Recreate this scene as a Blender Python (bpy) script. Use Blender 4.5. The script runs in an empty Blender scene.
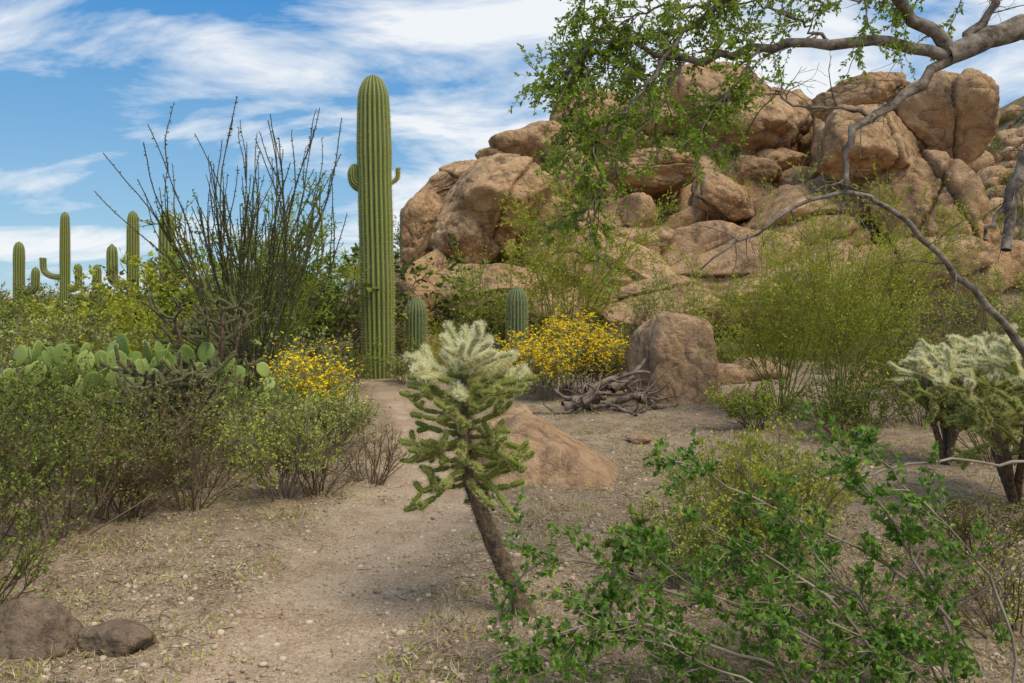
import bpy, bmesh, math, numpy as np
rng=np.random.default_rng(11)
F=853.3; CH=1.6; HY=300.0
def W(px,py,d): return np.array([(px-512)/F*d, d, CH-(py-HY)/F*d])
def X(px,d): return (px-512)/F*d
def nrm(a): return a/np.maximum(np.linalg.norm(a,axis=-1,keepdims=True),1e-9)
def sstep(a,b,x):
    t=np.clip((x-a)/(b-a),0,1); return t*t*(3-2*t)
# ---------- noise
def _h(ix,iy,iz,s):
    n=(ix.astype(np.int64)*374761393+iy.astype(np.int64)*668265263+iz.astype(np.int64)*2147483647+s*1274126177)&0xffffffff
    n=((n^(n>>13))*1274126177)&0xffffffff
    n=(n^(n>>16))&0xffffffff
    n=(n*2246822519)&0xffffffff
    return ((n^(n>>15))&0xffffff)/float(0xffffff)*2-1
def vnoise(p,s=0):
    i=np.floor(p); f=p-i; f=f*f*(3-2*f); x,y,z=i[...,0],i[...,1],i[...,2]
    r=0
    for dx in (0,1):
        for dy in (0,1):
            for dz in (0,1):
                w=(f[...,0] if dx else 1-f[...,0])*(f[...,1] if dy else 1-f[...,1])*(f[...,2] if dz else 1-f[...,2])
                r=r+w*_h(x+dx,y+dy,z*1+dz,s)
    return r
def fbm(p,o=4,s=0):
    r=0;a=1.0;t=0
    for k in range(o):
        r=r+a*vnoise(p*(2.03**k)+k*17.3,s+k);t+=a;a*=.5
    return r/t
def pathx(y): return np.interp(y,[2,3,4.5,6,8,10,14,17],[-1.2,-1.05,-.93,-.80,-.74,-.84,-1.7,-2.2])
def pathm(x,y):
    p=np.stack([x,y,0*x],-1)
    return (1-sstep(.25,.65,np.abs(x-pathx(y)+.25*fbm(p*.9,2,77))))*sstep(1.5,3,y)*(1-sstep(13,16,y))
def ground(x,y):
    x=np.asarray(x,float);y=np.asarray(y,float)
    x,y=np.broadcast_arrays(x,y)
    p=np.stack([x,y,np.zeros_like(x)],-1)
    h=0.08*fbm(p*0.35,3,5)+0.04*fbm(p*1.7,3,9)-.07*pathm(x,y)
    prof=np.interp(x,[-7,-4,0.3,4,8,11,16,19,23],[0,1.0,4.0,5.0,6.3,5.6,4.2,2,0])
    h=h+prof*sstep(21,32,y)*(1-sstep(38,60,y))*(1+0.15*fbm(p*0.4,2,3))
    h=h+3.4*np.exp(-((x+4)/6)**2-((y-44)/8)**2)
    h=h+34*np.exp(-((x-85)/42)**2-((y-120)/42)**2)*(1+.2*fbm(p*.06,3,8))
    return h
def G(x,y): return float(ground(np.array([x]),np.array([y]))[0])
# ---------- geometry accumulator
class Geo:
    def __init__(s): s.v=[];s.q=[];s.t=[];s.qm=[];s.tm=[];s.a=[];s.n=0
    def add(s,v,quads=None,tris=None,mat=0,a=0.5):
        v=np.asarray(v,float).reshape(-1,3)
        s.v.append(v)
        s.a.append(np.broadcast_to(np.asarray(a,float),(len(v),)).copy())
        if quads is not None and len(quads): s.q.append(np.asarray(quads)+s.n); s.qm.append(np.full(len(quads),mat))
        if tris is not None and len(tris): s.t.append(np.asarray(tris)+s.n); s.tm.append(np.full(len(tris),mat))
        s.n+=len(v)
    def mesh(s,name,mats,origin=(0,0,0),smooth=True):
        v=np.concatenate(s.v)-np.asarray(origin)
        a=np.concatenate(s.a)
        q=np.concatenate(s.q) if s.q else np.zeros((0,4),int)
        t=np.concatenate(s.t) if s.t else np.zeros((0,3),int)
        me=bpy.data.meshes.new(name)
        me.vertices.add(len(v)); me.vertices.foreach_set('co',v.astype(np.float32).ravel())
        nl=len(q)*4+len(t)*3
        me.loops.add(nl); me.loops.foreach_set('vertex_index',np.concatenate([q.ravel(),t.ravel()]).astype(np.int32))
        me.polygons.add(len(q)+len(t))
        ls=np.concatenate([np.arange(len(q))*4,len(q)*4+np.arange(len(t))*3]).astype(np.int32)
        me.polygons.foreach_set('loop_start',ls)
        mi=np.concatenate(s.qm+s.tm).astype(np.int32)
        me.polygons.foreach_set('material_index',mi)
        me.polygons.foreach_set('use_smooth',np.full(len(ls),smooth))
        at=me.attributes.new('tint','FLOAT','POINT'); at.data.foreach_set('value',a.astype(np.float32))
        for m in mats: me.materials.append(m)
        me.update(calc_edges=True)
        return me
    def build(s,name,mats,origin=(0,0,0),parent=None,smooth=True):
        ob=bpy.data.objects.new(name,s.mesh(name,mats,origin,smooth))
        ob.location=origin
        bpy.context.collection.objects.link(ob)
        if parent: ob.parent=parent
        return ob
def empty(name,loc=(0,0,0)):
    e=bpy.data.objects.new(name,None); e.location=loc; bpy.context.collection.objects.link(e); return e
def tubes(g,P,R,sides=3,mat=0,a=0.5,cap=False):
    P=np.asarray(P,float)
    if P.ndim==2: P=P[None]
    N,K,_=P.shape
    R=np.broadcast_to(np.asarray(R,float),(N,K))
    T=nrm(np.gradient(P,axis=1))
    m=nrm(T.mean(1)+1e-6)
    r=np.where(np.abs(m[:,2:3])<.8,np.array([[0,0,1.]]),np.array([[1.,0.1,0]]))
    U=nrm(np.cross(T,r[:,None,:]));V=np.cross(T,U)
    th=np.arange(sides)/sides*2*np.pi
    v=P[:,:,None,:]+R[:,:,None,None]*(np.cos(th)[None,None,:,None]*U[:,:,None,:]+np.sin(th)[None,None,:,None]*V[:,:,None,:])
    idx=np.arange(N*K*sides).reshape(N,K,sides)
    a0=idx[:,:-1,:];b0=np.roll(idx,-1,2)[:,:-1,:];c0=np.roll(idx,-1,2)[:,1:,:];d0=idx[:,1:,:]
    q=np.stack([a0,b0,c0,d0],-1).reshape(-1,4)
    aa=np.broadcast_to(np.asarray(a,float).reshape(-1,1,1) if np.ndim(a) else np.full((1,1,1),a),(N,K,sides)).ravel()
    g.add(v.reshape(-1,3),quads=q,mat=mat,a=aa)
def grow(S,D,L,K,wob=.15,up=0.0):
    N=len(S);P=np.zeros((N,K,3));P[:,0]=S;d=nrm(D);st=(np.broadcast_to(L,(N,))/(K-1))[:,None]
    for k in range(1,K):
        d=nrm(d+rng.normal(0,wob,(N,3))+np.array([0,0,up])); P[:,k]=P[:,k-1]+d*st
    return P
def along(P,t):
    N,K,_=P.shape
    f=np.clip(t,0,.9999)*(K-1);i=f.astype(int);w=(f-i)[:,None];r=np.arange(N)
    return P[r,i]*(1-w)+P[r,i+1]*w, nrm(P[r,i+1]-P[r,i])
def fork(P,n,t0,t1,ang):
    Q=np.repeat(P,n,0);t=rng.uniform(t0,t1,len(Q));p,T=along(Q,t)
    pr=nrm(np.cross(T,rng.normal(0,1,T.shape)));an=(ang*rng.uniform(.6,1.3,len(Q)))[:,None]
    return p,nrm(T*np.cos(an)+pr*np.sin(an)),t
def leaves(g,p,d,L,Wd,mat=0,a=None,fold=False,flat=0.0):
    N=len(p);d=nrm(d);L=np.broadcast_to(L,(N,))[:,None];Wd=np.broadcast_to(Wd,(N,))[:,None]
    rr=rng.normal(0,1,(N,3)); rr[:,2]*=(1-flat)
    s=nrm(np.cross(d,rr));n=np.cross(s,d)
    if a is None: a=rng.random(N)
    if not fold:
        v=np.stack([p,p+d*L*.5+s*Wd*.5,p+d*L,p+d*L*.5-s*Wd*.5],1)
        q=np.arange(N*4).reshape(N,4)
        g.add(v.reshape(-1,3),quads=q,mat=mat,a=np.repeat(a,4))
    else:
        h=n*Wd*.18
        v=np.stack([p,p+d*L*.3+s*Wd*.46+h,p+d*L*.68+s*Wd*.42+h,p+d*L-h*.6,p+d*L*.68-s*Wd*.42+h,p+d*L*.3-s*Wd*.46+h],1)
        i=np.arange(N)[:,None]*6
        q=np.concatenate([i+np.array([[0,1,2,3]]),i+np.array([[0,3,4,5]])])
        g.add(v.reshape(-1,3),quads=q,mat=mat,a=np.repeat(a,6))
def smooth_line(pts,K):
    pts=np.asarray(pts,float);n=len(pts);pp=np.vstack([2*pts[0]-pts[1],pts,2*pts[-1]-pts[-2]])
    out=[]
    for u in np.linspace(0,n-1-1e-6,K):
        i=int(u);t=u-i;a,b,c,d=pp[i:i+4]
        out.append(.5*((2*b)+(-a+c)*t+(2*a-5*b+4*c-d)*t*t+(-a+3*b-3*c+d)*t**3))
    return np.array(out)
# ---------- materials
def newmat(name):
    m=bpy.data.materials.new(name);m.use_nodes=True;nt=m.node_tree;nt.nodes.clear()
    o=nt.nodes.new('ShaderNodeOutputMaterial');return m,nt,o
def nd(nt,t,**k):
    n=nt.nodes.new(t)
    for a,b in k.items():
        if a in n.inputs.keys(): n.inputs[a].default_value=b
        else: setattr(n,a,b)
    return n
def mixc(nt,fac,c1,c2,bt='MIX'):
    n=nt.nodes.new('ShaderNodeMix');n.data_type='RGBA';n.blend_type=bt
    for i,val in ((0,fac),(6,c1),(7,c2)):
        if isinstance(val,bpy.types.NodeSocket): nt.links.new(val,n.inputs[i])
        elif i==0: n.inputs[0].default_value=val
        else: n.inputs[i].default_value=(*val,1)
    return n.outputs[2]
def ramp(nt,src,a,b,ca=(0,0,0),cb=(1,1,1)):
    r=nt.nodes.new('ShaderNodeValToRGB');e=r.color_ramp.elements
    e[0].position=a;e[0].color=(*ca,1);e[1].position=b;e[1].color=(*cb,1);nt.links.new(src,r.inputs[0]);return r.outputs[0]
def noise(nt,co,scale,detail=4,rough=.6,dist=0.0):
    n=nd(nt,'ShaderNodeTexNoise');n.inputs['Scale'].default_value=scale;n.inputs['Detail'].default_value=detail
    n.inputs['Roughness'].default_value=rough;n.inputs['Distortion'].default_value=dist
    nt.links.new(co,n.inputs['Vector']);return n.outputs['Fac']
def leafmat(name,c1,c2,trans=0,rough=.55,spec=False):
    m,nt,o=newmat(name)
    at=nd(nt,'ShaderNodeAttribute');at.attribute_name='tint'
    c=mixc(nt,at.outputs['Fac'],c1,c2)
    if spec:
        p=nd(nt,'ShaderNodeBsdfPrincipled',Roughness=rough);nt.links.new(c,p.inputs['Base Color']);p.inputs['Specular IOR Level'].default_value=.3
    else:
        p=nd(nt,'ShaderNodeBsdfDiffuse');nt.links.new(c,p.inputs['Color'])
    if trans>0:
        t=nd(nt,'ShaderNodeBsdfTranslucent');nt.links.new(c,t.inputs['Color'])
        x=nd(nt,'ShaderNodeMixShader');x.inputs[0].default_value=trans
        nt.links.new(p.outputs[0],x.inputs[1]);nt.links.new(t.outputs[0],x.inputs[2]);nt.links.new(x.outputs[0],o.inputs[0])
    else: nt.links.new(p.outputs[0],o.inputs[0])
    return m
def barkmat(name,c1,c2,scale=18,bump=.4):
    m,nt,o=newmat(name)
    p=nd(nt,'ShaderNodeBsdfDiffuse')
    tc=nd(nt,'ShaderNodeTexCoord');n=noise(nt,tc.outputs['Object'],scale,3 if bump>.2 else 0,.7)
    c=mixc(nt,ramp(nt,n,.35,.65),c1,c2);nt.links.new(c,p.inputs['Color'])
    if bump>.2:
        b=nd(nt,'ShaderNodeBump');b.inputs['Strength'].default_value=bump;b.inputs['Distance'].default_value=.02
        nt.links.new(n,b.inputs['Height']);nt.links.new(b.outputs[0],p.inputs['Normal'])
    nt.links.new(p.outputs[0],o.inputs[0])
    return m
def rockmat(name,light,mid,dark,sc=1.0):
    m,nt,o=newmat(name)
    ge=nd(nt,'ShaderNodeNewGeometry');co=ge.outputs['Position']
    n1=noise(nt,co,.45*sc,3,.6,.3);n2=noise(nt,co,2.2*sc,7,.68,.2)
    mp=nd(nt,'ShaderNodeMapping');mp.inputs['Scale'].default_value=(1.6,1.6,.28);nt.links.new(co,mp.inputs[0])
    n4=noise(nt,mp.outputs[0],1.3*sc,4,.65,.6);n3=noise(nt,co,28*sc,2,.7)
    at=nd(nt,'ShaderNodeAttribute');at.attribute_name='tint'
    c=mixc(nt,ramp(nt,n1,.38,.62),mid,light)
    c=mixc(nt,ramp(nt,n2,.47,.66,(0,0,0),(.85,.85,.85)),c,(mid[0]*.62,mid[1]*.66,mid[2]*.72))
    c=mixc(nt,ramp(nt,n4,.51,.66,(0,0,0),(.85,.85,.85)),c,dark)
    c=mixc(nt,ramp(nt,n3,.5,.75,(0,0,0),(.5,.5,.5)),c,tuple(min(1,x*1.25) for x in light))
    c=mixc(nt,ramp(nt,n3,.25,.45,(.5,.5,.5),(0,0,0)),c,dark)
    c=mixc(nt,at.outputs['Fac'],c,(.07,.045,.032))
    p=nd(nt,'ShaderNodeBsdfDiffuse',Roughness=.5);nt.links.new(c,p.inputs['Color'])
    b=nd(nt,'ShaderNodeBump');b.inputs['Strength'].default_value=1.0;b.inputs['Distance'].default_value=.38/sc;nt.links.new(n2,b.inputs['Height'])
    nt.links.new(b.outputs[0],p.inputs['Normal']);nt.links.new(p.outputs[0],o.inputs[0])
    return m
ROCK=rockmat('granite',(.70,.47,.27),(.56,.345,.18),(.20,.13,.085))
ROCKN=rockmat('granite_near',(.58,.39,.235),(.47,.295,.165),(.24,.155,.10),sc=3.0)
ROCKD=rockmat('granite_brown',(.34,.25,.17),(.25,.18,.125),(.12,.085,.06),sc=6.0)
def groundmat():
    m,nt,o=newmat('desert_soil')
    ge=nd(nt,'ShaderNodeNewGeometry');co=ge.outputs['Position']
    at=nd(nt,'ShaderNodeAttribute');at.attribute_name='tint'
    n1=noise(nt,co,.6,3,.6,.4);n2=noise(nt,co,2.6,7,.72);n3=noise(nt,co,48,4,.78)
    side=mixc(nt,ramp(nt,n1,.38,.62),(.33,.235,.15),(.46,.35,.235))
    side=mixc(nt,ramp(nt,n2,.43,.60,(0,0,0),(.85,.85,.85)),side,(.23,.16,.10))
    side=mixc(nt,ramp(nt,n2,.32,.44,(.7,.7,.7),(0,0,0)),side,(.30,.26,.145))
    path=mixc(nt,ramp(nt,n2,.4,.62),(.61,.465,.32),(.45,.31,.20))
    c=mixc(nt,at.outputs['Fac'],side,path)
    c=mixc(nt,ramp(nt,n3,.5,.68,(0,0,0),(.85,.85,.85)),c,(.68,.55,.41))
    c=mixc(nt,ramp(nt,n3,.32,.46,(.85,.85,.85),(0,0,0)),c,(.16,.11,.07))
    sp=nd(nt,'ShaderNodeSeparateXYZ');nt.links.new(co,sp.inputs[0])
    mr=nd(nt,'ShaderNodeMapRange');mr.inputs[1].default_value=38;mr.inputs[2].default_value=60;nt.links.new(sp.outputs['Y'],mr.inputs[0])
    fc=mixc(nt,ramp(nt,n2,.4,.6),(.33,.23,.15),(.15,.145,.07))
    c=mixc(nt,mr.outputs[0],c,fc)
    p=nd(nt,'ShaderNodeBsdfDiffuse',Roughness=.5);nt.links.new(c,p.inputs['Color'])
    b=nd(nt,'ShaderNodeBump');b.inputs['Strength'].default_value=1.0;b.inputs['Distance'].default_value=.13;nt.links.new(n2,b.inputs['Height'])
    b2=nd(nt,'ShaderNodeBump');b2.inputs['Strength'].default_value=1.0;b2.inputs['Distance'].default_value=.017;nt.links.new(n3,b2.inputs['Height']);nt.links.new(b.outputs[0],b2.inputs['Normal'])
    nt.links.new(b2.outputs[0],p.inputs['Normal']);nt.links.new(p.outputs[0],o.inputs[0]);return m
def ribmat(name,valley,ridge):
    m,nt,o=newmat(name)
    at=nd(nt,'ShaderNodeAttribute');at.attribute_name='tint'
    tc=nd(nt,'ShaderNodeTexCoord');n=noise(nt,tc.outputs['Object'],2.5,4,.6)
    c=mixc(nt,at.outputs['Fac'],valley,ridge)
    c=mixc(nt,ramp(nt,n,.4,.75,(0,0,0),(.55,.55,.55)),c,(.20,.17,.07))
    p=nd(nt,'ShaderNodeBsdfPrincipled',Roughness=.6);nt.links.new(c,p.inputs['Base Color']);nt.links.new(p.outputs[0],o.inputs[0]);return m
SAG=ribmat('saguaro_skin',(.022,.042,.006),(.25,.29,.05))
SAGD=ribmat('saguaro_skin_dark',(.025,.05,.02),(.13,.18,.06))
SPINE=leafmat('straw_spines',(.90,.82,.50),(.98,.94,.72),.5)
SPINEY=leafmat('yellow_spines',(.60,.53,.20),(.85,.77,.38),.4)
SPINED=leafmat('dark_spines',(.12,.09,.06),(.25,.2,.14))
SPINEG=leafmat('tan_spines',(.34,.28,.17),(.52,.45,.30))
CHOL=leafmat('cholla_skin',(.125,.165,.03),(.265,.30,.07))
CHOLP=leafmat('cholla_skin_pale',(.34,.36,.14),(.50,.50,.24))
CHOLD=leafmat('cholla_skin_dark',(.08,.09,.035),(.16,.16,.07))
TRUNK=barkmat('cholla_trunk',(.07,.052,.038),(.22,.16,.10),30,.8)
BARK=barkmat('grey_bark',(.09,.072,.056),(.29,.245,.20),14,.7)
TWIG=barkmat('brown_twigs',(.11,.08,.05),(.21,.155,.10),8,.1)
TWIGG=barkmat('grey_twigs',(.2,.16,.12),(.33,.27,.21),8,.1)
TWIGGR=barkmat('green_twigs',(.18,.20,.045),(.29,.30,.08),8,.1)
OCO=barkmat('ocotillo_stem',(.055,.052,.03),(.13,.115,.07),25,.5)
DEAD=barkmat('dead_wood',(.10,.075,.06),(.30,.23,.18),9,.8)
L_CREO=leafmat('leaf_creosote',(.10,.14,.022),(.24,.29,.055))
L_YG=leafmat('leaf_palo_verde',(.28,.30,.028),(.51,.52,.065),.3)
L_PAL=leafmat('leaf_tree',(.16,.25,.025),(.37,.49,.065),.45)
L_DK=leafmat('leaf_dark',(.055,.085,.02),(.14,.19,.045))
L_GRN=leafmat('leaf_glossy',(.08,.175,.02),(.23,.39,.05),.4,.45,True)
L_SAGE=leafmat('leaf_sage',(.20,.225,.07),(.36,.395,.13))
L_LITE=leafmat('leaf_lime',(.24,.28,.04),(.41,.46,.09))
L_OLV=leafmat('leaf_olive',(.13,.13,.035),(.26,.255,.075))
FLOW=leafmat('yellow_petals',(.82,.54,.01),(.90,.70,.02))
PAD=leafmat('prickly_pear_skin',(.155,.225,.045),(.30,.375,.10),.0,.6,True)
STRAW=leafmat('dry_grass_blades',(.40,.31,.17),(.60,.50,.30))
PEB=leafmat('pebble_stone',(.27,.19,.125),(.62,.50,.36))
# ---------- ground
u=np.linspace(-1,1,520);xs=2.2*np.sinh(u*6.9);ys=6+2.2*np.sinh(u*6.9)
XX,YY=np.meshgrid(xs,ys);ZZ=ground(XX,YY)
near=np.exp(-((YY-8)/10)**2)
ZZ=ZZ+near*0.022*fbm(np.stack([XX*5,YY*5,0*XX],-1),2,31)
g=Geo();n=len(u);idx=np.arange(n*n).reshape(n,n)
g.add(np.stack([XX,YY,ZZ],-1).reshape(-1,3),quads=np.stack([idx[:-1,:-1],idx[:-1,1:],idx[1:,1:],idx[1:,:-1]],-1).reshape(-1,4),a=pathm(XX,YY).ravel())
g.build('ground',[groundmat()])
# ---------- boulders
_ico={}
def ico(sub):
    if sub not in _ico:
        bm=bmesh.new();bmesh.ops.create_icosphere(bm,subdivisions=sub,radius=1)
        _ico[sub]=(nrm(np.array([v.co[:] for v in bm.verts])),np.array([[v.index for v in f.verts] for f in bm.faces]));bm.free()
    return _ico[sub]
def boulder_verts(seed,sub,planes=None,npl=11,cracks=1,sharp=14,rough=1.0,fit=True):
    D,T=ico(sub);r=np.random.default_rng(seed)
    if planes is None:
        nn=nrm(r.normal(0,1,(npl,3)));dd=r.uniform(.66,1.0,npl)
    else:
        nn=nrm(np.array([p[:3] for p in planes],float));dd=np.array([p[3] for p in planes])
    ca=D@nn.T
    k=np.maximum(ca,1e-3)/dd[None]
    k=np.concatenate([k,np.full((len(D),1),1/1.25 if planes is None else 1/1.3)],1)
    rad=1/(np.sum(k**sharp,1)**(1/sharp))
    P=D*rad[:,None]
    off=r.uniform(0,50,3)
    rid=1-np.abs(fbm(P*2.6+off,2,seed+9))*2
    disp=.13*fbm(D*1.7+off,3,seed)+.055*fbm(P*5+off,3,seed+3)+.02*fbm(P*16+off,2,seed+5)-.05*np.maximum(rid-.78,0)*4
    t=np.maximum(rid-.86,0)*2.6
    for c in range(cracks):
        cn=nrm(r.normal(0,1,3)+np.array([0,-.2,0]));c0=r.uniform(-.4,.4)
        q=P@cn-c0+.14*fbm(P*1.6+off,3,seed+c)
        e=np.exp(-(q/.02)**2);disp-=.07*e-.09*sstep(-.01,.05,q)+.045;t=np.maximum(t,e*.8)
    P=P*(1+disp*rough)[:,None]
    if fit: P=P/np.array([np.abs(P[:,i]).max() for i in range(3)])
    return P,T,np.clip(t,0,.8)
def boulder(name,c,rad,seed,sub=5,roll=0,yaw=0,mat=None,parent=None,**k):
    P,T,t=boulder_verts(seed,sub,**k)
    P=P*np.array(rad)
    a=math.radians(roll);ca,sa=math.cos(a),math.sin(a)
    P=np.stack([P[:,0]*ca-P[:,2]*sa,P[:,1],P[:,0]*sa+P[:,2]*ca],-1)
    a=math.radians(yaw);ca,sa=math.cos(a),math.sin(a)
    P=np.stack([P[:,0]*ca-P[:,1]*sa,P[:,0]*sa+P[:,1]*ca,P[:,2]],-1)
    g=Geo();g.add(P+np.array(c),tris=T,a=t)
    return g.build(name,[mat or ROCK],origin=c,parent=parent)
out=empty('granite_outcrop')
B=[(420,236,27,50,26,-14),(452,184,40,20,27,28),(500,206,62,50,25.2,8),(432,298,46,42,24,24),(498,294,66,38,24,-10),
(516,146,28,20,29,10),(496,164,20,16,29,0),(545,150,26,26,29,-10),(575,190,38,46,29,5),(592,138,44,46,33,0),(560,255,52,52,26,-8),
(728,112,72,60,31,-8),(668,120,42,50,31.5,10),(655,172,54,25,27,-8),(637,216,19,22,25.2,0),(714,206,38,29,25.5,-28),(682,230,32,28,26,0),
(640,246,44,20,24.8,8),(596,298,96,60,24.5,-16),(705,278,90,54,25,12),(782,168,32,24,29,0),(752,170,28,18,28,0),(802,192,28,24,28,0),
(772,240,104,46,26,18),(858,148,60,46,24.6,12),(940,128,56,54,25,-8),(866,94,52,24,25.6,10),(932,212,64,66,24.3,6),(850,218,54,42,26,0),
(905,282,84,46,23.6,-5),(972,262,38,38,24,10),(820,290,86,48,23.2,8),(745,304,66,32,22.8,0),(650,308,66,32,22.6,0),(470,245,34,38,25,12),
(540,300,44,36,23,10),(800,150,50,60,33,0),(600,235,36,36,26.4,0),(770,140,44,48,33,0),(628,150,34,30,30.5,0),(850,160,50,70,29,0),(560,170,50,40,32,0),
(700,165,60,40,31,0),(1000,270,30,30,26,0)]
for i,(px,py,hw,hh,d,roll) in enumerate(B):
    c=W(px,py,d);rx=hw/F*d*1.06;rz=hh/F*d*1.06
    big=max(rx,rz)>1.1
    boulder('boulder',c,(rx,(rx+rz)*.6,rz),100+i,6 if big else 5,roll=roll,parent=out,cracks=(i%2)+1 if big else 0,npl=8,sharp=18)
gx=np.linspace(-6.5,19.5,300);gy=np.linspace(21.5,44,240);BX,BY=np.meshgrid(gx,gy)
pp=np.stack([BX,BY,0*BX],-1)
prof=np.interp(BX,[-6.5,-4.5,-2.5,0.2,3,6,8,10.5,13,16,18,19.5],[-.5,.8,3.3,5.2,5.9,7.4,7.9,6.8,7.2,5.2,1.8,-.5])
cell=vnoise(np.floor(pp*.4+.8*fbm(pp*.4,2,70)[...,None])*1.7+.5,61)
BZ=(prof*sstep(22,30.5,BY)*(1-sstep(38,44,BY)))*(1+.1*fbm(pp*.5,3,62))+.55*cell*sstep(22,25,BY)+.25*fbm(pp*1.3,4,63)-.4
g=Geo();idx=np.arange(BX.size).reshape(BX.shape)
g.add(np.stack([BX,BY,BZ],-1).reshape(-1,3),quads=np.stack([idx[:-1,:-1],idx[:-1,1:],idx[1:,1:],idx[1:,:-1]],-1).reshape(-1,4),a=0)
g.build('bedrock',[ROCK],parent=out)
fr=Geo()
tpl=[boulder_verts(s,3,cracks=0,npl=7,sharp=22) for s in (5,6,7)]
for i in range(170):
    x=rng.uniform(-6,19);y=rng.uniform(22,34);s=rng.uniform(.15,.7)
    Pv,Tv,_=tpl[i%3]
    Q=Pv*np.array([s*rng.uniform(.8,1.5),s,s*rng.uniform(.6,1)]);a=rng.uniform(0,6.3);ca,sa=math.cos(a),math.sin(a)
    Q=np.stack([Q[:,0]*ca-Q[:,1]*sa,Q[:,0]*sa+Q[:,1]*ca,Q[:,2]],-1)
    zi=BZ[int(np.clip((y-21.5)/22.5*239,0,239)),int(np.clip((x+6.5)/26*299,0,299))]
    fr.add(Q+[x,y,max(G(x,y),zi)+s*.2],tris=Tv,a=0)
fr.build('scree',[ROCK],parent=out)
def on(px,d): return X(px,d),d,G(X(px,d),d)
x,y,z=on(679,13.4);boulder('granite_boulder',(x,y,z+.55),(.80,.75,.84),41,6,mat=ROCKN,cracks=0,planes=[(.1,0,1,.86),(-1,-.5,.1,.88),(-.2,-1,.25,.72),(1,-.3,.1,.88),(0,1,0,.8),(-.6,0,.9,1.0),(.8,0,.8,1.02),(0,0,-1,.9)],sharp=12,rough=.8)
x,y,z=on(548,7.7);boulder('granite_boulder',(x,y,z+.16),(1,1,1),42,6,mat=ROCKN,planes=[(.56,-.1,.80,.22),(-.874,-.1,.486,.46),(0,-.75,.6,.36),(0,.8,.6,.42),(0,0,1,.42),(0,0,-1,.5),(1,0,.1,.72)],fit=False,cracks=0,sharp=9,rough=.6)
x,y,z=on(500,8.6);boulder('granite_boulder',(x,y,z+.12),(.45,.4,.40),43,5,mat=ROCKN,cracks=0)
x,y,z=on(30,3.95);boulder('field_stone',(x,y,z+.04),(.26,.2,.17),44,5,mat=ROCKD,cracks=0,sharp=16)
x,y,z=on(120,3.95);boulder('field_stone',(x,y,z+.02),(.18,.16,.13),49,5,mat=ROCKD,cracks=0,sharp=16)
for px,d,s in ((905,17,.55),(860,16,.4),(950,17,.5),(720,17,.4),(755,17.5,.5),(745,13,.25),(430,19,.5),(455,18,.35),(640,9.5,.12)):
    x,y,z=on(px,d);boulder('field_stone',(x,y,z+s*.3),(s*1.3,s,s*.7),int(px),4,mat=ROCKN,cracks=0)
# ---------- gravel, grass, litter
g=Geo();Pv,Tv,_=boulder_verts(9,1,cracks=0,npl=8)
N=24000;y=2.8+11*rng.random(N)**1.6;x=rng.uniform(-1,1,N)*y*.68;s=.0025+.015*rng.random(N)**8+.0045*rng.random(N)
z=ground(x,y)
V=Pv[None]*s[:,None,None]*rng.uniform(.6,1.4,(N,1,3))+np.stack([x,y,z+s*.15],-1)[:,None]
g.add(V.reshape(-1,3),tris=(Tv[None]+np.arange(N)[:,None,None]*len(Pv)).reshape(-1,3),a=np.repeat(rng.random(N),len(Pv)))
g.build('gravel',[PEB])
g=Geo();N=44000
nc=1900;cy=2.9+12*rng.random(nc)**1.4;cx=rng.uniform(-1,1,nc)*cy*.66
keep=pathm(cx,cy)<.3+.2*rng.random(nc)
ci=rng.choice(np.where(keep)[0],N)
x=cx[ci]+rng.normal(0,.10,N);y=cy[ci]+rng.normal(0,.10,N);S=np.stack([x,y,ground(x,y)-.004],-1)
Dr=rng.normal(0,.7,(N,3));Dr[:,2]=np.abs(Dr[:,2])*.7+.35
leaves(g,S,Dr,rng.uniform(.02,.09,N),.004,mat=0)
k=rng.choice(N,16000);leaves(g,S[k]+rng.normal(0,.08,(16000,3))*[1,1,0]+[0,0,.012],rng.normal(0,1,(16000,3))*[1,1,.2],rng.uniform(.008,.024,16000),.010,mat=1)
k=np.where((ci%3)==0)[0];k=rng.choice(k,min(len(k),15000));leaves(g,S[k]+[0,0,.004],Dr[k]*[1,1,.8],rng.uniform(.02,.055,len(k)),.010,mat=2)
g.build('dry_grass',[STRAW,L_OLV,L_LITE])
g=Geo();N=4200;y=3.0+10*rng.random(N)**1.2;x=rng.uniform(-1,1,N)*y*.66
k=(pathm(x,y)<.3)|(rng.random(N)<.08);x=x[k];y=y[k];N=len(x)
P=grow(np.stack([x,y,ground(x,y)+.008],-1),rng.normal(0,1,(N,3))*[1,1,.04],rng.uniform(.03,.17,N),5,.38)
P[:,:,2]=ground(P[:,:,0],P[:,:,1])+.008+np.abs(P[:,:,2]-P[:,:1,2])*.3;tubes(g,P,.0020,3)
g.build('twig_litter',[TWIG])
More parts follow.
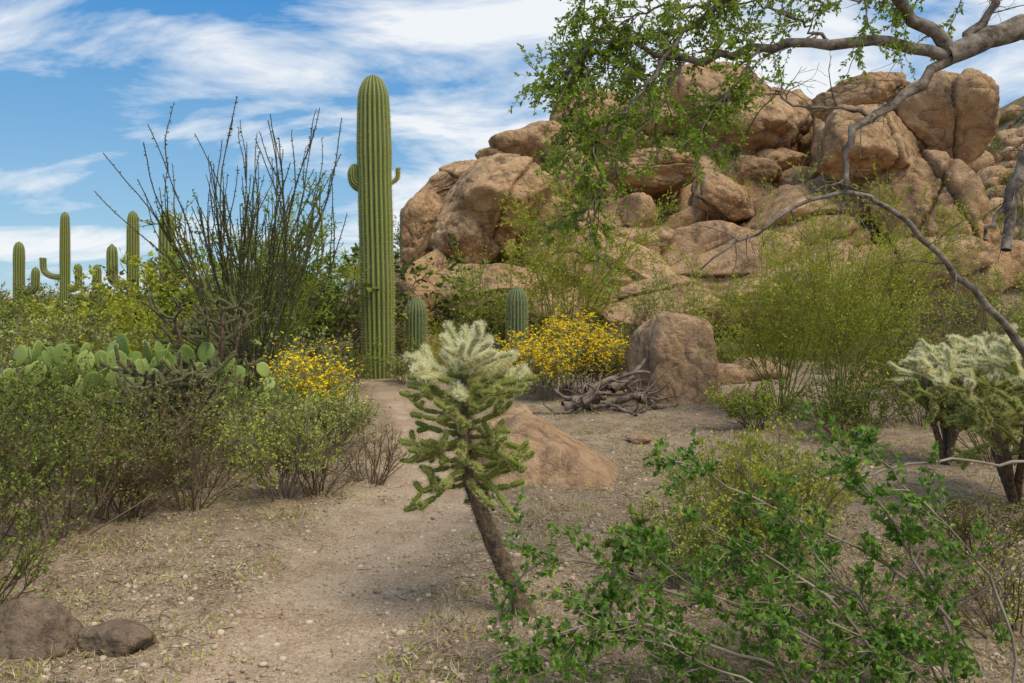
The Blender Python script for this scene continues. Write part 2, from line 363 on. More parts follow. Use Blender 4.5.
# ---------- shrubs
def shrub_geo(h,r,n1=30,n2=7,n3=3,nl=3,LL=.02,LW=.01,up=.04,wob=.12,rad=.006,lm=(0,),base=.08,l2=.4,l3=.2,tmin=.25,flow=0,fold=False,spread=None,droop=None):
    g=Geo();sp=math.atan2(r,h) if spread is None else spread
    az=rng.uniform(0,2*np.pi,n1);ti=sp*1.25*np.sqrt(rng.random(n1))
    D=np.stack([np.cos(az)*np.sin(ti),np.sin(az)*np.sin(ti),np.cos(ti)],-1)
    S=D*[1,1,0]*base*3*r+rng.normal(0,base*.3,(n1,3))*[1,1,0];S[:,2]=-.03
    P1=grow(S,D,h*rng.uniform(.65,1.08,n1)/np.maximum(np.cos(ti),.55),9,wob,up)
    tubes(g,P1,(rad*np.linspace(1,.35,9))[None],4,mat=0)
    s,d,t=fork(P1,n2,tmin,.97,.65);P2=grow(s,d,l2*h*rng.uniform(.5,1.1,len(s))*(1.15-t*.6),5,wob*1.3,up if droop is None else droop)
    tubes(g,P2,(rad*.5*np.linspace(1,.4,5))[None],3,mat=0)
    s,d,t=fork(P2,n3,.2,.98,.7);P3=grow(s,d,l3*h*rng.uniform(.4,1.1,len(s)),3,wob*1.3,up if droop is None else droop)
    tubes(g,P3,(rad*.26*np.linspace(1,.5,3))[None],3,mat=0)
    if nl:
        s,d,t=fork(P3,nl,.1,1,.8)
        lo=rng.random(len(s));
        for j,_ in enumerate(lm):
            k=(lo*len(lm)).astype(int)==j
            leaves(g,s[k],d[k],LL*rng.uniform(.6,1.25,k.sum()),LW*rng.uniform(.7,1.2,k.sum()),mat=1+j,fold=fold)
    if flow:
        tp=P2[:,-1];k=(tp[:,2]>h*.3)&(rng.random(len(tp))<.9);tp=tp[k]
        tp=np.repeat(tp,flow,0);S=tp+rng.normal(0,.05,tp.shape)
        P4=grow(S,np.tile([0,0,1.],(len(S),1))+rng.normal(0,.25,S.shape),rng.uniform(.06,.16,len(S)),3,.1)
        tubes(g,P4,.0016,3,mat=0);c=P4[:,-1];m=5
        cc=np.repeat(c,m,0);a=np.tile(np.arange(m)/m*6.283,len(c))
        tn=np.repeat(rng.normal(0,.4,(len(c),2)),m,0)
        dd=np.stack([np.cos(a),np.sin(a),tn[:,0]*np.cos(a)+tn[:,1]*np.sin(a)],-1)
        leaves(g,cc,dd,.027,.022,mat=1+len(lm),flat=.0)
    return g
def put(name,px,d,geo,mats,dz=0,x=None):
    xx=X(px,d) if x is None else x
    ob=geo.build(name,mats);ob.location=(xx,d,G(xx,d)+dz);return ob
put('creosote_bush',55,5.6,shrub_geo(.85,.78,28,8,4,9,.026,.013,lm=(0,1)),[TWIG,L_CREO,L_OLV])
put('creosote_bush',-30,5.0,shrub_geo(1.0,.65,26,8,4,9,.026,.014,lm=(0,1)),[TWIG,L_CREO,L_DK])
put('creosote_bush',-40,4.1,shrub_geo(.62,.5,22,7,3,9,.022,.012),[TWIG,L_CREO])
put('desert_shrub',130,6.2,shrub_geo(.66,.7,28,8,4,5,.022,.012),[TWIG,L_OLV])
put('desert_shrub',10,7.2,shrub_geo(.95,.8,28,8,4,9,.03,.015),[TWIG,L_CREO])
put('desert_shrub',100,7.2,shrub_geo(.66,.65,28,8,4,8,.028,.015),[TWIG,L_CREO])
put('bursage_bush',205,7.2,shrub_geo(.66,.6,30,8,4,5,.022,.013),[TWIG,L_OLV])
put('bursage_bush',282,6.7,shrub_geo(.72,.42,28,8,4,7,.026,.016),[TWIGG,L_LITE])
put('bursage_bush',240,8.2,shrub_geo(.75,.6,28,8,4,7,.026,.014),[TWIG,L_CREO])
put('bursage_bush',330,8.6,shrub_geo(.6,.45,26,8,4,5,.026,.015),[TWIG,L_SAGE])
put('bare_twig_bush',372,7.5,shrub_geo(.5,.42,22,6,3,0,up=.02),[TWIG])
put('bare_twig_bush',190,6.3,shrub_geo(.5,.5,22,6,3,0,up=.02),[TWIG])
put('bare_twig_bush',100,6.0,shrub_geo(.6,.6,22,6,3,0,up=.02),[TWIG])
put('bare_twig_bush',318,6.9,shrub_geo(.45,.36,18,6,3,1,up=.02),[TWIG,L_OLV])
put('brittlebush',318,10.2,shrub_geo(.78,.42,26,7,3,6,.035,.022,flow=3),[TWIGG,L_LITE,FLOW])
put('brittlebush',300,11.5,shrub_geo(.85,.5,26,7,3,6,.035,.022,flow=2),[TWIGG,L_SAGE,FLOW])
put('brittlebush',335,9.2,shrub_geo(.5,.35,26,7,3,7,.03,.02),[TWIGG,L_LITE])
for px,d,h,r in ((548,13.6,.85,.5),(588,14.4,1.15,.6),(604,14.1,.9,.35),(565,15,1.15,.6),(530,14.6,.8,.45)):
    put('brittlebush',px,d,shrub_geo(h,r,24,6,3,7,.045,.027,flow=8),[TWIGG,L_SAGE,FLOW])
put('creosote_bush',405,16,shrub_geo(.6,.45,20,6,4,6,.035,.022),[TWIG,L_SAGE])
put('creosote_bush',345,15,shrub_geo(.7,.5,22,7,4,6,.035,.02),[TWIG,L_CREO])
put('palo_verde_bush',565,18.5,shrub_geo(3.9,1.5,20,9,6,9,.07,.03,up=.03,rad=.014,l2=.3,l3=.15),[TWIGGR,L_YG])
put('palo_verde_bush',482,19.8,shrub_geo(2.7,1.0,16,8,5,7,.065,.028,up=.03,rad=.012,l2=.3,l3=.15),[TWIGGR,L_LITE])
put('palo_verde_bush',680,18.5,shrub_geo(2.3,1.2,18,8,5,6,.055,.026,up=.03,rad=.012,l2=.3),[TWIGGR,L_LITE])
put('palo_verde_bush',835,10.8,shrub_geo(3.0,1.05,28,11,6,9,.038,.016,up=.03,rad=.009,l2=.28,l3=.13),[TWIGGR,L_YG])
put('palo_verde_bush',780,11.8,shrub_geo(2.4,.85,22,10,6,8,.038,.016,up=.03,rad=.009,l2=.28,l3=.13),[TWIGGR,L_YG])
put('palo_verde_bush',930,16,shrub_geo(2.2,1.3,20,9,5,7,.055,.026,up=.03,rad=.01,l2=.3,l3=.15),[TWIGGR,L_LITE])
put('palo_verde_bush',1010,18,shrub_geo(2.4,1.3,18,9,5,6,.055,.026,up=.03,rad=.01,l2=.3,l3=.15),[TWIGGR,L_LITE])
put('creosote_bush',758,10.4,shrub_geo(.5,.45,24,8,4,8,.03,.015),[TWIG,L_LITE])
put('creosote_bush',850,9.8,shrub_geo(.7,.6,26,8,4,8,.032,.016),[TWIG,L_CREO])
put('creosote_bush',925,11,shrub_geo(1.0,.8,26,8,4,7,.036,.018),[TWIG,L_CREO])
put('creosote_bush',905,14,shrub_geo(1.2,.9,26,8,4,7,.04,.02),[TWIG,L_OLV])
put('bare_twig_bush',1005,12,shrub_geo(2.0,1.2,28,8,4,1,.03,.015,up=.02,rad=.009),[TWIG,L_OLV])
put('bare_twig_bush',1000,8.4,shrub_geo(1.1,.8,28,7,3,0,up=.02),[TWIG])
put('bare_twig_bush',640,17,shrub_geo(1.4,.9,26,7,4,2,.04,.02,up=.02,rad=.012),[TWIG,L_OLV])
put('bare_twig_bush',340,19,shrub_geo(1.8,1.0,26,7,4,1,.04,.02,up=.02,rad=.012),[TWIG,L_OLV])
put('palo_verde_tree',262,14.8,shrub_geo(3.2,1.3,16,9,6,8,.06,.03,up=.03,rad=.03,l2=.3,l3=.14,tmin=.4),[TWIGGR,L_PAL])
# ---------- distant brush (linked copies)
prot=[]
for (h,r,lm,tw) in ((1,.8,L_CREO,TWIG),(1,.7,L_OLV,TWIG),(1,.9,L_DK,TWIG),(1,.6,L_YG,TWIGGR),(1,.8,L_SAGE,TWIGG)):
    prot.append(shrub_geo(h,r,18,6,3,6,.05,.03).mesh('bush',[tw,lm]))
def scatter(name,n,fx,smin,smax,w=None):
    e=empty(name);k=0
    while k<n:
        x,y=fx();
        me=prot[int(rng.choice(len(prot),p=w))];o=bpy.data.objects.new('bush',me);s=rng.uniform(smin,smax)
        o.scale=(s*rng.uniform(.9,1.4),s*rng.uniform(.9,1.4),s);o.rotation_euler=(0,0,rng.uniform(0,6.28));o.location=(x,y,G(x,y)-.03*s)
        bpy.context.collection.objects.link(o);o.parent=e;k+=1
def f_left():
    while True:
        y=rng.uniform(13,32);px=rng.uniform(-60,370)
        if px<325 or y>19: return X(px,y),y
scatter('desert_brush',85,f_left,.6,1.45,[.3,.25,.05,.15,.25])
def f_lgreen():
    y=rng.uniform(17,24);return X(rng.uniform(170,315),y),y
scatter('thorn_scrub',14,f_lgreen,1.4,2.7,[.4,.15,.1,.35,0])
def f_mid():
    while True:
        y=rng.uniform(17,23);px=rng.uniform(400,1080)
        if abs(px-517)>28 or y>19: return X(px,y),y
scatter('desert_brush',50,f_mid,.5,1.1,[.3,.25,.05,.2,.2])
def f_hill():
    y=rng.uniform(45,120);return X(rng.uniform(930,1120),y),y
scatter('hillside_brush',150,f_hill,.9,2.2,[.25,.4,.05,.15,.15])
def f_far():
    y=rng.uniform(34,100);return X(rng.uniform(-60,420),y),y
scatter('distant_brush',110,f_far,1.2,2.2,[.4,.25,.05,.2,.1])
e=empty('outcrop_brush')
for i in range(80):
    x=rng.uniform(-5,18);y=rng.uniform(22,33);s=rng.uniform(.35,1.15)
    zi=BZ[int(np.clip((y-21.5)/22.5*239,0,239)),int(np.clip((x+6.5)/26*299,0,299))]
    o=bpy.data.objects.new('bush',prot[int(rng.choice(5,p=[.35,.2,.05,.3,.1]))]);o.location=(x,y,max(zi,G(x,y))-.03);o.scale=(s,s,s);o.rotation_euler=(0,0,rng.uniform(0,6));bpy.context.collection.objects.link(o);o.parent=e
g=Geo()
for i in range(220):
    y=rng.uniform(55,120);x=X(rng.uniform(930,1120),y);s=rng.uniform(.5,2.2);Pv,Tv,_=tpl[i%3]
    g.add(Pv*[s,s,s*.8]+[x,y,G(x,y)+s*.2],tris=Tv,a=0)
g.build('hillside_rocks',[ROCK])
# ---------- saguaros
def ribbed(g,pts,R,ribs,mat=0,K=60,depth=.15,per=6):
    P=smooth_line(pts,K);L=np.concatenate([[0],np.cumsum(np.linalg.norm(np.diff(P,axis=0),axis=1))]);tot=L[-1]
    f=np.interp(L/tot,[0,.15,.5,.85,1],[.82,.92,1,.97,.85]) 
    end=np.clip((tot-L)/(R*1.6),0,1);f=f*np.sqrt(np.maximum(1-(1-end)**2,.0004))
    f=f*(1+.035*vnoise(np.stack([L*1.5,0*L,0*L],-1),ribs))
    T=nrm(np.gradient(P,axis=0));ref=np.array([0.1,1,0.]);U=nrm(np.cross(T,ref));V=np.cross(T,U)
    n=ribs*per;th=np.arange(n)/n*2*np.pi
    c=np.abs(np.cos(th*ribs/2));rr=(1-depth)+depth*(1-(1-c)**1.3)
    v=P[:,None]+(R*f)[:,None,None]*rr[None,:,None]*(np.cos(th)[None,:,None]*U[:,None]+np.sin(th)[None,:,None]*V[:,None])
    idx=np.arange(K*n).reshape(K,n);a0=idx[:-1];b0=np.roll(idx,-1,1)[:-1];c0=np.roll(idx,-1,1)[1:];d0=idx[1:]
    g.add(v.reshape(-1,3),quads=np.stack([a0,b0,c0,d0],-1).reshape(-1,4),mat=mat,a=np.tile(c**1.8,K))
    m=int(tot/.035);m=min(m,170)
    for j in range(ribs):
        t=np.linspace(1,K-2,m);i=t.astype(int);col=v[i,(j*per)%n];rd=nrm(col-P[i])
        for q in range(3): leaves(g,col,rd+rng.normal(0,.7,col.shape),.035,.005,mat=mat+1)
def saguaro(name,px,d,h,R,ribs=20,arms=(),mat=SAG,lean=0,K=60):
    x,y,z=on(px,d);g=Geo()
    ribbed(g,[(0,0,-.1),(lean*.3,0,h*.33),(lean*.7,0,h*.66),(lean,0,h)],R,ribs,K=K)
    for (az,z0,o,h2,r2) in arms:
        cx,cy=math.cos(az),math.sin(az)
        ribbed(g,[(0,0,z0-.05),(cx*o*.6,cy*o*.6,z0),(cx*o*.95,cy*o*.95,z0+o*.25),(cx*o,cy*o,z0+o*.8),(cx*o*1.02,cy*o*1.02,z0+h2)],r2,max(10,int(ribs*.7)),K=26)
    ob=g.build(name,[mat,SPINEY]);ob.location=(x,y,z);return ob
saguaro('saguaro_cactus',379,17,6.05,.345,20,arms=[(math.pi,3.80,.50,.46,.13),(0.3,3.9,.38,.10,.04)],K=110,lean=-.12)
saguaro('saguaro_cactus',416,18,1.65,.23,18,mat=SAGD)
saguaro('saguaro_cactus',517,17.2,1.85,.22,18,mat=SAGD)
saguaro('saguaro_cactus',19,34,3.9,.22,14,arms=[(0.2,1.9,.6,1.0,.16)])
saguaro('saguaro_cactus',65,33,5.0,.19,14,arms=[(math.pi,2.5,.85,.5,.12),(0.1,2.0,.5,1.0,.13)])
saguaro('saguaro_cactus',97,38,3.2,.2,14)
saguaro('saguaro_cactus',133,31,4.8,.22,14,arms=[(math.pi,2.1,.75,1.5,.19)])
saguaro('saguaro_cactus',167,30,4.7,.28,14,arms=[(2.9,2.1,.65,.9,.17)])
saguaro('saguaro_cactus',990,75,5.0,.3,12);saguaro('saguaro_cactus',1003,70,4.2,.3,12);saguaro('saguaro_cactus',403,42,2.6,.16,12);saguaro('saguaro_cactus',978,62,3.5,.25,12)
# ---------- ocotillo
g=Geo();n1=44;az=rng.uniform(0,6.283,n1);ti=.36*np.sqrt(rng.random(n1))
D=np.stack([np.cos(az)*np.sin(ti),np.sin(az)*np.sin(ti),np.cos(ti)],-1)
P1=grow(D*[.5,.5,0],D,rng.uniform(3.0,4.7,n1),18,.06,.010);tubes(g,P1,(.017*np.linspace(1,.4,18))[None],5,mat=0)
s,d,t=fork(P1,3,.35,.85,.3);P2=grow(s,d,rng.uniform(.4,1.4,len(s)),10,.08,.09);tubes(g,P2,(.010*np.linspace(1,.5,10))[None],4,mat=0)
for PP,m in ((P1,100),(P2,34)):
    s,d,t=fork(PP,m,.05,1,1.2);leaves(g,s,d,.04,.008,mat=0)
    k=rng.random(len(s))<np.clip(.95-t*.75,0.1,1);leaves(g,s[k],d[k],.045,.024,mat=1)
put('ocotillo',252,13,g,[OCO,L_CREO])
# ---------- chollas
def segments(g,P0,T,L,R,nsp=150,sl=.02,sw=.0016,bm=0,sm=1,tint=None):
    P0=np.array(P0);T=nrm(np.array(T));L=np.array(L);R=np.array(R);N=len(P0)
    if N==0: return
    ref=np.where(np.abs(T[:,2:3])<.8,np.array([[0,0,1.]]),np.array([[1.,0,0]]));U=nrm(np.cross(T,ref));V=np.cross(T,U)
    K=11;n=8;zz=np.linspace(0,1,K);pr=np.sqrt(np.clip(1-(np.abs(zz-.5)*2)**4,0.02,1));th=np.arange(n)/n*6.283
    bump=1+.15*np.where((np.arange(K)[:,None]+np.arange(n)[None])%2==0,1,-1)
    rr=pr[:,None]*bump
    v=P0[:,None,None]+T[:,None,None]*(zz[None,:,None]*L[:,None,None])[...,None]+R[:,None,None,None]*rr[None,:,:,None]*(np.cos(th)[None,None,:,None]*U[:,None,None]+np.sin(th)[None,None,:,None]*V[:,None,None])
    idx=np.arange(N*K*n).reshape(N,K,n);a0=idx[:,:-1];b0=np.roll(idx,-1,2)[:,:-1];c0=np.roll(idx,-1,2)[:,1:];d0=idx[:,1:]
    tn=rng.random(N)*.6 if tint is None else tint
    g.add(v.reshape(-1,3),quads=np.stack([a0,b0,c0,d0],-1).reshape(-1,4),mat=bm,a=np.clip(tn[:,None,None]+(bump-1)[None]*2,0,1).ravel())
    z=rng.uniform(0,1.02,(N,nsp));a=rng.uniform(0,6.283,(N,nsp))
    rd=np.cos(a)[...,None]*U[:,None]+np.sin(a)[...,None]*V[:,None]
    p=P0[:,None]+T[:,None]*(z*L[:,None])[...,None]+rd*(R[:,None]*.95*np.sqrt(np.clip(1-(np.abs(z-.5)*2)**4,0,1)))[...,None]
    dd=nrm(rd+T[:,None]*(z-.4)[...,None]*1.2+rng.normal(0,.45,p.shape))
    leaves(g,p.reshape(-1,3),dd.reshape(-1,3),sl*rng.uniform(.6,1.2,N*nsp),sw,mat=sm)
def cholla_tree(p,d,level,maxl,segs,L,R,upb,forkp):
    l=L*rng.uniform(.75,1.2)*(1-.08*level);r=R*rng.uniform(.85,1.1)
    segs.append((p,d,l,r,level));e=p+d*l*.95
    if level>=maxl: return
    nb=1+(rng.random()<forkp)+(rng.random()<forkp*.45)
    for b in range(nb):
        dn=nrm(d+rng.normal(0,.42 if nb>1 else .25,3)+np.array([0,0,upb]))
        cholla_tree(e,dn,level+1,maxl,segs,L,R,upb,forkp)
    if rng.random()<.35:
        dn=nrm(d*.3+rng.normal(0,.7,3)+np.array([0,0,upb]));cholla_tree(p+d*l*.5,dn,max(level+1,maxl-0),maxl,segs,L*.8,R,upb,forkp)
# foreground teddy-bear cholla
rng=np.random.default_rng(2024)
g=Geo();dC=4.25
tr=smooth_line([W(529,626,dC),W(512,585,dC),W(492,540,dC),W(474,492,dC),W(465,450,dC),W(464,405,dC),W(467,362,dC)],26)
tr[0,2]=G(tr[0,0],dC)-.03
R=np.interp(np.linspace(0,1,26),[0,.1,.5,1],[.055,.043,.036,.026])*(1+.12*rng.normal(0,.5,26))
tubes(g,tr,R[None],12,mat=2)
s,d,t=fork(np.repeat(tr[None],1,0),5200,.02,1,1.4);leaves(g,s+d*.032,d,.022,.0022,mat=3)
segs=[]
nb=54
for i in range(nb):
    f=i/(nb-1);k=.53+.47*f;p,T=along(tr[None],np.array([min(k,.999)]));az=i*2.4+rng.uniform(-.3,.3)
    el=np.interp(f,[0,.3,.65,.85,1],[-.2,.05,.25,.35,.9])+rng.uniform(-.2,.2)
    dr=np.array([math.cos(az)*math.cos(el),.8*math.sin(az)*math.cos(el),math.sin(el)])
    ml=3 if f<.93 else 1
    if rng.random()<.3 and ml==3: ml=2
    cholla_tree(p[0],nrm(dr),0,ml,segs,.110 if f>.55 else .102,.0135,.08 if f<.5 else .01,.34)
A=np.array([s[0] for s in segs]);Bd=np.array([s[1] for s in segs]);Lx=np.array([s[2] for s in segs]);Rx=np.array([s[3] for s in segs]);Lv=np.array([s[4] for s in segs])
zt=A[:,2]+Bd[:,2]*Lx
ok=zt<W(0,316,dC)[2]
A,Bd,Lx,Rx,Lv,zt=[q[ok] for q in (A,Bd,Lx,Rx,Lv,zt)]
hi=(zt>W(0,376,dC)[2]+rng.normal(0,.04,len(zt)))
segments(g,A[~hi],Bd[~hi],Lx[~hi],Rx[~hi],180,.018,.0014,0,4)
segments(g,A[hi],Bd[hi],Lx[hi],Rx[hi],280,.023,.0021,5,1)
print('CHOLLA segs',len(segs),'x px',(A[:,0].min()/dC*F+512),(A[:,0].max()/dC*F+512),'top',HY-(zt.max()-CH)/dC*F)
g.build('teddy_bear_cholla',[CHOL,SPINE,TRUNK,SPINED,SPINEY,CHOLP],origin=tuple(tr[0]))
def cholla(name,px,d,h,spread,nmain,ml,L,R,nsp,mats,upb=.2,sl=.022,sw=.002,forkp=.45,tk=.035,pale=None):
    g=Geo();x,y,z=on(px,d);segs=[]
    for i in range(nmain):
        az=rng.uniform(0,6.283) if nmain<3 else i*6.283/nmain+rng.uniform(-.5,.5);ti=spread*rng.uniform(.4,1)
        D=np.array([[math.cos(az)*math.sin(ti),math.sin(az)*math.sin(ti),math.cos(ti)]])
        P=grow(np.array([[0,0,-.03]]),D,h*rng.uniform(.6,.85),10,.1,.02)
        tubes(g,P,(tk*np.linspace(1,.6,10))[None],8,mat=2)
        s,dd,t=fork(P,240,.05,1,1.4);leaves(g,s+dd*tk*.8,dd,sl,sw,mat=3)
        for f in np.linspace(.45 if pale else .35,1,7):
            p,T=along(P,np.array([min(f,.999)]))
            for q in range(2):
                az2=rng.uniform(0,6.283);dr=nrm(np.array([math.cos(az2),math.sin(az2),rng.uniform(0,.8)]))
                cholla_tree(p[0],dr,0,ml,segs,L,R,upb,forkp)
    A=np.array([s[0] for s in segs]);Bd=np.array([s[1] for s in segs]);Lx=np.array([s[2] for s in segs]);Rx=np.array([s[3] for s in segs]);Lv=np.array([s[4] for s in segs])
    if pale is None: segments(g,A,Bd,Lx,Rx,nsp,sl,sw,0,1)
    else:
        k=(Lv>=ml-1)&(A[:,2]>h*.55);segments(g,A[~k],Bd[~k],Lx[~k],Rx[~k],int(nsp*.6),sl*.8,sw,0,pale);segments(g,A[k],Bd[k],Lx[k],Rx[k],nsp,sl,sw,5,1)
    ob=g.build(name,mats);ob.location=(x,y,z);return ob
cholla('teddy_bear_cholla',1016,6.7,1.75,.6,5,3,.115,.0155,190,[CHOL,SPINE,TRUNK,SPINED,SPINEY,CHOLP],.03,.025,.0028,pale=4)
cholla('teddy_bear_cholla',945,8.4,1.5,.6,4,2,.14,.018,180,[CHOL,SPINE,TRUNK,SPINED,SPINEY,CHOLP],.05,.026,.003,pale=4)
cholla('teddy_bear_cholla',632,4.75,.42,.25,1,1,.08,.014,120,[CHOL,SPINED,TRUNK,SPINED],.2,.012,.0014,tk=.014)
cholla('staghorn_cholla',176,7.4,1.3,.38,5,2,.15,.014,110,[CHOLD,SPINEG,TRUNK,SPINED],.25,.016,.0022)
cholla('staghorn_cholla',215,9.5,1.9,.35,4,2,.16,.015,90,[CHOLD,SPINEG,TRUNK,SPINED],.25,.016,.0024)
# ---------- prickly pear
def pad(g,c,upv,nv,h,w):
    S=np.cross(upv,nv);n=18;m=9
    ph=np.linspace(0,np.pi,m);th=np.arange(n)/n*2*np.pi
    rr=np.sin(ph);tt=np.cos(ph)
    V=[]
    for a,b in zip(rr,tt):
        xo=np.cos(th)*a*w/2*(1-.22*(-np.sin(th)).clip(0,1));zo=h/2+np.sin(th)*a*h/2
        bend=.06*h*(np.cos(th)*a)**2
        V.append(c+S*xo[:,None]+upv*zo[:,None]+nv*(b*h*.055+bend)[:,None])
    V=np.array(V);idx=np.arange(m*n).reshape(m,n)
    q=np.stack([idx[:-1],np.roll(idx,-1,1)[:-1],np.roll(idx,-1,1)[1:],idx[1:]],-1).reshape(-1,4)
    g.add(V.reshape(-1,3),quads=q,mat=0,a=rng.random()*.8+rng.random(m*n)*.15)
    for iy in range(7):
        for ix in range(5):
            a=(ix+.5*(iy%2)-2.2)/2.4;b=(iy-3)/3.3
            if a*a+b*b>.92: continue
            for sgn in (1,-1):
                th_=math.sqrt(max(1-a*a-b*b,0));pp=c+S*a*w/2+upv*(h/2+b*h/2)+nv*(sgn*th_*h*.055+.06*h*a*a)
                dd=nv*sgn+rng.normal(0,.6,(2,3));leaves(g,np.tile(pp,(2,1)),dd,.014,.003,mat=1)
def pear(g,p,upv,nv,h,lev,ml):
    pad(g,p,upv,nv,h,h*rng.uniform(.7,.85))
    if lev>=ml: return
    S=np.cross(upv,nv)
    for k in range(int(rng.integers(1,3)) if lev else 2):
        a=(k-.5)*rng.uniform(.8,1.5);q=p+upv*(h/2+math.cos(a)*h*.47)+S*math.sin(a)*h*.38
        u2=nrm(upv*math.cos(a)+S*math.sin(a)+np.array([0,0,.45])+rng.normal(0,.25,3));tw=rng.uniform(-1.1,1.1)
        n2=nv*math.cos(tw)+S*math.sin(tw);n2=nrm(n2-u2*np.dot(n2,u2));pear(g,q,u2,n2,h*rng.uniform(.85,1.05),lev+1,ml)
for px,d,nn,ml,hs in ((115,8.7,7,4,.28),(60,9.0,4,4,.28),(195,9.2,4,4,.27),(95,8.6,3,4,.28),(0,9.2,4,4,.27)):
    g=Geo()
    for i in range(nn):
        az=rng.uniform(0,3.14);nv=np.array([math.sin(az),math.cos(az),0]);u0=nrm(np.array([rng.normal(0,.25),rng.normal(0,.25),1]))
        nv=nrm(nv-u0*np.dot(nv,u0));pear(g,np.array([rng.normal(0,.32),rng.normal(0,.3),-.03]),u0,nv,hs,0,ml)
    put('prickly_pear_cactus',px,d,g,[PAD,SPINEY])
# ---------- overhanging tree
rng=np.random.default_rng(77)
g=Geo();br=[]
def limb(pts,r0,r1,K=22,sides=8,jit=.012):
    P=smooth_line([W(*p) for p in pts],K);P=P+np.concatenate([np.zeros((1,3)),rng.normal(0,jit,(K-2,3)),np.zeros((1,3))])
    tubes(g,P,(np.linspace(r0,r1,K)*(1+rng.normal(0,.05,K)))[None],sides,mat=0);br.append(P[::1]);return P
tz=HY+(CH-G(X(1185,5.4),5.4)+.1)/5.4*F
limb([(1185,tz,5.4),(1195,450,5.4),(1150,230,5.2),(1100,90,5.0),(1045,30,4.9)],.15,.085,24,10)
limb([(1055,35,4.92),(1024,28,4.9),(985,40,4.8),(945,56,4.75)],.08,.06,12,10,.004)
leafy=[]
leafy.append(limb([(945,56,4.75),(890,44,4.7),(830,42,4.6),(770,46,4.6),(720,56,4.55),(680,62,4.5),(640,45,4.5),(600,15,4.5)],.035,.012))
limb([(950,52,4.75),(920,20,4.7),(890,-10,4.6),(860,-40,4.6)],.04,.025,12)
limb([(960,48,4.75),(985,20,4.8),(1000,-20,4.8)],.03,.02,10)
limb([(950,60,4.75),(905,95,4.7),(870,118,4.65),(850,140,4.6),(846,175,4.6),(843,192,4.6)],.032,.012,16)
limb([(870,118,4.65),(835,108,4.6),(800,104,4.6),(770,90,4.6)],.012,.005,12)
limb([(1120,520,5.3),(1060,400,5.0),(1010,335,4.8),(965,280,4.7),(925,240,4.6),(890,206,4.6),(850,190,4.6),(800,205,4.5),(745,240,4.5),(700,270,4.5)],.026,.005,30)
limb([(1080,60,4.95),(1045,120,4.7),(1022,165,4.6),(1012,200,4.6),(1006,250,4.55)],.04,.028,14)
limb([(1012,200,4.6),(990,225,4.6),(985,240,4.6)],.015,.008,8)
leafy.append(limb([(860,-40,4.6),(800,-30,4.6),(740,-10,4.5),(690,25,4.5),(650,35,4.5),(600,45,4.4),(570,60,4.4),(548,85,4.4)],.025,.006))
leafy.append(limb([(680,62,4.5),(655,110,4.5),(625,150,4.4),(600,190,4.4),(585,220,4.4)],.012,.004))
leafy.append(limb([(600,15,4.5),(580,60,4.5),(568,110,4.5),(570,150,4.4)],.010,.004))
leafy.append(limb([(760,46,4.6),(730,90,4.5),(705,120,4.5),(698,135,4.5)],.010,.004))
leafy.append(limb([(690,25,4.5),(650,75,4.3),(625,110,4.3),(600,140,4.3),(585,165,4.3)],.012,.004))
leafy.append(limb([(860,-40,4.6),(760,-50,4.7),(660,-45,4.6),(600,-20,4.5),(570,20,4.5)],.02,.006))
leafy.append(limb([(650,75,4.4),(620,60,4.5),(590,55,4.5),(560,75,4.5)],.01,.004))
leafy.append(limb([(1000,-20,4.8),(940,-15,4.7),(880,-5,4.6),(820,5,4.6)],.014,.005))
leafy.append(limb([(830,42,4.6),(800,20,4.6),(760,5,4.6),(720,0,4.6)],.010,.004))
leafy.append(limb([(740,-10,4.5),(700,5,4.4),(660,5,4.4),(610,30,4.4)],.010,.004))
LP=np.array([smooth_line(p,22) for p in leafy])
s,d,t=fork(LP,24,.12,1,.9)
px=s[:,0]/s[:,1]*F+512
k=(rng.random(len(s))<np.where(px<740,.9,.7))&(px>552);s=s[k];d=d[k]
P2=grow(s,d,rng.uniform(.10,.36,len(s)),7,.18,-.09);tubes(g,P2,(.004*np.linspace(1,.4,7))[None],4,mat=0)
s,d,t=fork(P2,7,.15,1,.7);P3=grow(s,d,rng.uniform(.06,.18,len(s)),4,.2,-.08);tubes(g,P3,(.0016*np.linspace(1,.6,4))[None],3,mat=0)
s,d,t=fork(P3,18,.05,1,.9);leaves(g,s,d,.026*rng.uniform(.6,1.2,len(s)),.012,mat=1)
BP=np.array([smooth_line(p,12) for p in br[3:9]]);s,d,t=fork(BP,12,.2,1,.9);P2=grow(s,d,rng.uniform(.08,.45,len(s)),7,.2,-.03);tubes(g,P2,(.004*np.linspace(1,.3,7))[None],4,mat=0)
s,d,t=fork(P2,3,.2,1,.8);P3=grow(s,d,rng.uniform(.04,.15,len(s)),4,.2);tubes(g,P3,.0012,3,mat=0)
g.build('ironwood_tree',[BARK,L_PAL],origin=(X(1185,5.4),5.4,0))
